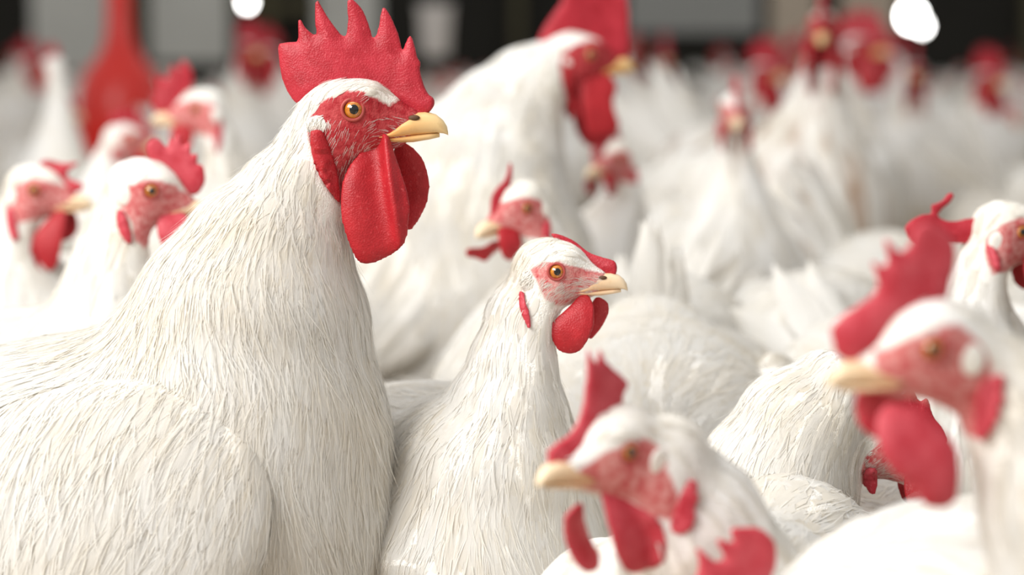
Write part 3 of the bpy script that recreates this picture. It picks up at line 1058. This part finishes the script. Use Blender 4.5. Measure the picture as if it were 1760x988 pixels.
B('hen', 'very blurred hen at right foreground facing left with serrated comb', eye=(1605, 600), d=.95, phi=-172, psi=178, fwd=.125, lat=0, S=.95, neck=[(-.11, -.16), (-.085, -.115), (-.062, -.065), (-.045, -.03), (-.026, -.010)], neck_r=[.066, .050, .036, .026, .018], hs=1.02, hp=-5, lod=2,
  comb_px=cpx([(95, 380), (130, 345), (180, 310), (215, 280), (190, 200), (235, 235), (225, 140), (262, 190), (290, 180), (300, 130), (340, 110), (400, 150), (415, 200), (400, 260), (385, 320), (300, 340), (250, 380), (225, 430), (170, 470), (110, 450)], 1.436, 1360, 300),
  wat_px=cpx([(205, 640), (210, 590), (250, 560), (320, 580), (370, 630), (400, 660), (410, 720), (405, 800), (370, 825), (320, 815), (300, 770), (250, 740), (212, 690)], 1.436, 1360, 300),
  ear_px=cpx([(470, 520), (520, 490), (537, 500), (522, 580), (495, 660), (465, 670), (460, 600)], 1.436, 1360, 300),
  face_px=cpx([(220, 440), (290, 410), (350, 375), (420, 370), (470, 410), (500, 470), (500, 560), (480, 660), (420, 660), (360, 620), (300, 570), (220, 560)], 1.436, 1360, 300),
  combmat='pink_comb')

B('hen', 'hen at the bottom edge showing only the top of her comb', eye=(1272, 1092), d=1.03, phi=-170, psi=-160, fwd=.085, lat=0, S=.97, pitch=-8, tail_up=-10, hs=.95, hp=-12, lod=2,
  comb_px=cpx([(680, 870), (700, 880), (725, 905), (762, 930), (800, 922), (765, 870), (755, 832), (800, 850), (832, 862), (812, 800), (870, 797), (950, 800), (1000, 850), (1015, 920), (990, 1000), (960, 1060), (700, 1090), (660, 1060), (690, 960)], 2.309, 900, 560),
  combmat='pink_comb')

B('hen', 'hen cut off by the right edge with a toothed comb, behind the blurred hen', eye=(1754, 398), d=1.6, phi=6, psi=-75, fwd=.03, lat=0, S=.95, hs=1.08, hp=0, lod=2,
  comb_px=cpx([(540, 840), (570, 810), (610, 790), (650, 790), (640, 755), (665, 750), (690, 740), (710, 708), (737, 715), (720, 750), (690, 770), (668, 800), (720, 820), (800, 800), (900, 800), (980, 830), (980, 880), (800, 900), (700, 900), (620, 920), (560, 880)], 2.148, 1300, 0),
  ear_px=cpx([(838, 895), (870, 905), (892, 960), (885, 1005), (858, 990)], 2.148, 1300, 0))

B('hen', 'white hen bending her neck down, red wattle tucked behind the right foreground wattle', eye=(1548, 772), d=1.40, phi=0, psi=-75, fwd=.075, lat=0, S=.82, hs=1.0, hp=-30, lod=1, tail_up=-40, tail_n=4,
  neck=[(-.085, -.06), (-.070, -.025), (-.058, .005), (-.042, .022), (-.020, .004)], neck_r=[.058, .049, .042, .033, .021], neck_sy=1.0)

B('hen', 'alert hen just left of the big rooster with pink upright comb', eye=(260, 327), d=1.66, phi=4, psi=-38, fwd=.03, lat=0, S=1.0, hs=1.12, hp=-9, lod=2,
  comb_px=cpx([(512, 515), (540, 485), (562, 490), (582, 512), (592, 522), (600, 468), (613, 505), (625, 468), (642, 480), (642, 522), (665, 498), (681, 510), (673, 548), (697, 538), (702, 560), (694, 578), (720, 580), (730, 640), (700, 690), (650, 690), (600, 640), (560, 590), (525, 555)], 2.057, 0, 0),
  ear_px=cpx([(410, 740), (435, 735), (458, 780), (472, 830), (475, 865), (450, 860), (420, 820), (406, 775)], 2.057, 0, 0),
  face_px=cpx([(420, 690), (450, 660), (500, 635), (560, 635), (610, 650), (645, 680), (700, 710), (650, 740), (580, 790), (540, 840), (510, 880), (480, 850), (470, 780), (430, 740)], 2.057, 0, 0),
  combmat='pink_comb')

B('hen', 'hen at the left edge facing right with floppy comb and long red wattle', eye=(60, 327), d=1.96, phi=-8, psi=-60, fwd=.02, lat=0, S=1.0, hs=1.12, hp=-2, lod=2,
  comb_px=cpx([(140, 568), (170, 562), (220, 577), (290, 570), (270, 587), (238, 605), (238, 630), (295, 648), (300, 667), (250, 690), (205, 690), (170, 650), (140, 600)], 2.057, 0, 0),
  wat_px=cpx([(200, 740), (235, 745), (232, 830), (212, 940), (180, 963), (150, 950), (120, 890), (118, 840), (150, 790)], 2.057, 0, 0),
  ear_px=cpx([(20, 735), (50, 730), (70, 780), (84, 850), (60, 853), (35, 815)], 2.057, 0, 0))

B('hen', 'hen facing left beside the red drinker with jagged red comb', eye=(338, 187), d=2.3, phi=-172, psi=-95, fwd=.04, lat=0, S=1.0, hs=1.1, hp=0, lod=2,
  comb_px=cpx([(560, 410), (533, 370), (548, 360), (533, 315), (562, 325), (548, 275), (565, 262), (592, 282), (600, 235), (612, 223), (632, 250), (640, 208), (660, 213), (682, 250), (687, 300), (668, 330), (650, 390), (610, 420)], 2.057, 0, 0),
  ear_px=cpx([(758, 440), (790, 437), (787, 500), (770, 547), (753, 530)], 2.057, 0, 0))

B('hen', 'white hen seen from behind in front of the red drinker', eye=(225, 238), d=2.7, phi=20, psi=55, fwd=.03, lat=0, lod=3)

B('rooster', 'dark-combed rooster in the background behind the big rooster facing right', eye=(1014, 93), d=2.25, phi=14, psi=-8, tail_up=0, tail_n=6, tail_l=.10, fwd=.085, lat=0, S=1.2, hs=1.25, hp=0, lod=2,
  comb_px=cpx([(350, 160), (370, 110), (400, 60), (440, 10), (455, -70), (500, -20), (530, -95), (570, -30), (610, -90), (640, -25), (680, -30), (690, 40), (690, 150), (682, 215), (640, 225), (600, 220), (560, 170), (500, 160), (420, 160), (380, 172)], 2.148, 760, 0),
  wat_px=cpx([(500, 300), (560, 260), (620, 270), (645, 310), (640, 340), (622, 380), (640, 430), (655, 470), (620, 500), (560, 512), (532, 510), (512, 420)], 2.148, 760, 0),
  neck=[(-.095, -.20), (-.105, -.15), (-.096, -.105), (-.080, -.065), (-.055, -.03), (-.022, -.006)], neck_r=[.1, .092, .076, .056, .038, .026])

B('hen', 'small-eyed hen behind the centre hen looking left with curved red comb', eye=(905, 357), d=1.78, phi=-145, psi=-120, fwd=.03, lat=0, S=1.0, hs=1.0, hp=-14, lod=2,
  comb_px=cpx([(158, 300), (163, 200), (190, 160), (230, 120), (247, 38), (264, 70), (257, 140), (238, 180), (236, 230), (260, 300), (240, 335), (180, 338)], 2.6, 780, 260),
  wat2_px=cpx([(65, 440), (80, 430), (140, 430), (170, 395), (230, 395), (220, 440), (190, 462), (150, 502), (120, 482), (70, 476)], 2.6, 780, 260))

B('hen', 'blurred hen peering left from behind the dark-combed rooster', eye=(1066, 272), d=2.45, phi=-130, psi=-60, fwd=.03, lat=0, S=1.0, hs=1.0, hp=-10, lod=3)
B('hen', 'hen facing the camera with a thin upright comb in the middle distance', eye=(1264, 190), d=2.72, phi=-92, psi=-80, fwd=.0, lat=0, S=1.0, hs=1.2, hp=-4, lod=3)
B('rooster', 'tall rooster facing the camera with stained neck at the top right', eye=(1413, 45), d=3.12, phi=-98, psi=-70, fwd=.03, lat=0, S=1.25, stained=True, hs=1.25, hp=-8, lod=3)
B('rooster', 'rooster whose red face shows right beside the stained rooster', eye=(1478, 78), d=4.2, phi=-20, psi=60, fwd=.05, lat=0, S=1.15, hs=1.2, lod=3)


def tail_bird(px, d, psi, back=.25, **k):
    """a bird whose raised tail stands at picture column px, d metres away"""
    x = at(px, 300, d)[0]; c, s_ = math.cos(R(psi)), math.sin(R(psi))
    return B('hen', psi=psi, root_at=(x + back * c, d + back * s_), **k)


tail_bird(1112, 1.90, -92, label='feeding hen with upright tail feathers just right of the centre hen', phi=-92, head=(.20, 0, .19), hp=-45, lod=1, tail_up=68, tail_n=9, tail_spread=.4, tail_w=.022, tail_l=.10, pitch=-14)
tail_bird(1262, 2.02, 18, label='hen with rounded drooping tail right of the upright tail', phi=18, head=(.20, 0, .22), hp=-40, lod=2, tail_up=8, tail_n=10, tail_spread=.6)
tail_bird(1390, 2.50, -20, label='hen with white plume-like tail below the stained rooster', phi=-20, head=(.20, 0, .22), hp=-40, lod=2, tail_up=74, tail_n=13, tail_spread=.8, tail_w=.02, S=1.0)
tail_bird(1690, 3.20, 8, label='hen at the right edge with spread white tail fan', phi=8, head=(.19, 0, .24), hp=-40, lod=2, tail_up=58, tail_n=13, tail_spread=1.7, tail_w=.026, S=1.1)


# ------------------------------------------------------------------ the flock behind
def children(o):
    return [c for c in bpy.data.objects if c.parent == o]


def gather(o):
    return [(c, gather(c)) for c in children(o)]


def copy_tree(o, kids, parent=None):
    c = o.copy(); COL.objects.link(c); c.parent = parent
    for ch, kk in kids:
        copy_tree(ch, kk, c)
    return c


KINDS = [  # kind, head in body coordinates, head turn, pitch, weight, phrase
    ('hen', (.125, 0, .375), 0, 0, 4, 'head raised'),
    ('hen', (.10, .015, .355), 75, -5, 4, 'head turned sideways'),
    ('hen', (.10, -.015, .36), -70, -5, 4, 'neck twisted'),
    ('hen', (.20, 0, .24), 0, -40, 4, 'tail up'),
    ('rooster', (.12, 0, .475), 15, 0, 2, 'tall red comb')]
protos = {}
for ring, lod in (('near', 3), ('far', 4)):
    for i, (k, hd_, ph, hp, w, phr) in enumerate(KINDS):
        o = make_bird(k, 'prototype', head=hd_, phi=ph, hp=hp, lod=lod, tail_up=62 if i == 3 else 38, tail_n=8, wings=ring == 'near')
        protos[ring, i] = [o, gather(o), False]
ZONES = [(130, 'at the left edge'), (290, 'around the red drinker'), (480, 'between drinker and big comb'), (770, 'behind the big rooster'), (1080, 'behind the dark-combed rooster'), (1230, 'below the slate panel'), (1350, 'behind the frontal hen'), (1560, 'behind the stained rooster'), (9999, 'at the right edge')]
fr = random.Random(11)
pts = []
tries = 0
while tries < 9000 and len(pts) < 235:
    tries += 1
    y = 2.75 + 11.6 * fr.random() ** 0.8
    hw = y * 0.225 + .2
    x = fr.uniform(-hw, hw)
    dm = 0.36 if y < 6 else 0.40
    if any((x - a) ** 2 + (y - b) ** 2 < dm * dm for a, b in pts + PLACED):
        continue
    if (x - dc[0]) ** 2 + (y - dc[1]) ** 2 < 0.33 ** 2 or (abs(x / y - dc[0] / dc[1]) < .02 + .32 / y and 2.7 < y < 6.2):
        continue
    pts.append((x, y))
srt = sorted(pts, key=lambda p: p[1])
HIDDEN = {0, 1, 2, 3, 6, 7, 11, 12, 14, 16, 18, 19, 21, 33, 36, 38, 42, 47, 49, 56, 59, 60, 62, 63, 70, 72, 73, 76, 77, 81, 82, 92, 95, 96, 97, 99, 100, 104, 105, 113, 119, 121, 124, 125, 127, 128, 130, 131, 132, 136, 141, 143, 144, 146, 150, 151, 152, 155, 158, 159, 162, 164, 165, 170, 171, 173, 174, 175, 177, 178, 180, 181, 182, 184, 185, 191, 192, 194, 195, 197, 198}          # birds that stand wholly behind others
flock = []
pos = np.array(srt)
live = np.array([i for i in range(len(srt)) if i not in HIDDEN])
fix = np.array(PLACED)
for _ in range(30):                                          # elbow room: nudge neighbours apart
    p = pos[live]; push = np.zeros_like(p)
    for oth, half in ((p, .5), (fix, 1.0)):
        dv = p[:, None] - oth[None]; dd = np.linalg.norm(dv, axis=2)
        m = (dd > 1e-6) & (dd < .46)
        push += (dv / (dd[..., None] + 1e-9) * ((.46 - dd) * m)[..., None]).sum(1) * half
    pos[live] = p + push * .5
for k_, (x, y) in enumerate(pos.tolist()):
    ring = 'near' if srt[k_][1] < 5.2 else 'far'
    i = fr.choices(range(5), [k[4] for k in KINDS])[0]
    yw, s_ = fr.uniform(-math.pi, math.pi), fr.uniform(.92, 1.06)
    if k_ in HIDDEN:
        continue
    src = protos[ring, i]
    if not src[2]:
        o = src[0]; src[2] = True
    else:
        o = copy_tree(src[0], src[1])
    o.location = (x, y, 0)
    o.rotation_euler = (0, 0, yw)
    o.scale = (s_, s_, s_)
    px = 880 + x / y * FPX
    yaw = o.rotation_euler[2] + R(KINDS[i][2])
    c, n_ = math.cos(yaw), math.sin(yaw)
    face = 'right' if c > .7 else 'left' if c < -.7 else 'away' if n_ > 0 else 'the camera'
    place = next(t for lim, t in ZONES if px < lim)
    where = 'mid-distance' if ring == 'near' else 'far flock'
    o['label'] = f'{KINDS[i][0]} facing {face}, {KINDS[i][5]}, {where} {place}'
    o['category'] = KINDS[i][0]
    o['group'] = f'white chickens of the {where}'
    o['bird'] = k_
    flock.append((px, o))
# a few heads that stand out of the flock
for kind, lab, e, d_, ph, ps in (
        ('hen', 'hen stretching her pale neck at the left edge, head turned away', (72, 118), 3.7, 118, 100),
        ('hen', 'hen whose dark red face shows just left of the red drinker', (97, 190), 4.4, -30, -70),
        ('rooster', 'rooster with a dark red head between the drinker and the tall comb', (415, 84), 5.0, -50, -60),
        ('rooster', 'rooster with a brownish red head in front of the slate panel', (1142, 100), 6.0, -80, -80),
        ('rooster', 'rooster facing right between the frontal hen and the stained rooster', (1308, 122), 4.7, -40, -60),
        ('rooster', 'rooster with a narrow red face right of the stained rooster', (1573, 122), 4.6, -98, -95),
        ('rooster', 'rooster with a dark red face above the spread tail fan', (1690, 135), 5.1, -50, -80)):
    b = make_bird(kind, lab, eye=e, d=d_, phi=ph, psi=ps, fwd=.03, lod=4, hs=1.15 if kind == 'hen' else 1.2)
    for px, o in list(flock):                                # no two birds in one spot
        if (o.location - b.location).length < .33:
            flock.remove((px, o))
            for c in [c for c in bpy.data.objects if c == o or c.parent == o or (c.parent and c.parent.parent == o)]:
                c['drop'] = 1
by = {}
for px, o in sorted(flock, key=lambda t: t[0]):
    by.setdefault(o['label'], []).append(o)
for lab, os_ in by.items():
    words = {2: ('left one', 'right one'), 3: ('leftmost', 'middle one', 'rightmost'), 4: ('leftmost', 'second one', 'third one', 'rightmost'),
             5: ('leftmost', 'second one', 'middle one', 'fourth one', 'rightmost'), 6: ('leftmost', 'second one', 'third one', 'fourth one', 'fifth one', 'rightmost')}.get(len(os_))
    if words:
        for o, w in zip(os_, words):
            o['label'] = f'{w} {lab}' if w in ('leftmost', 'rightmost') else f'{w} from left, {lab}' if len(os_) > 3 else f'{w}: {lab}'
for _, o in flock:
    del o['bird']
for (ring, i), (o, kids, used) in protos.items():            # a kind that was never placed
    if not used:
        for c in list(bpy.data.objects):
            if c == o or c.parent == o or (c.parent and c.parent.parent == o):
                c['drop'] = 1
for c in [c for c in bpy.data.objects if 'drop' in c]:
    bpy.data.objects.remove(c)
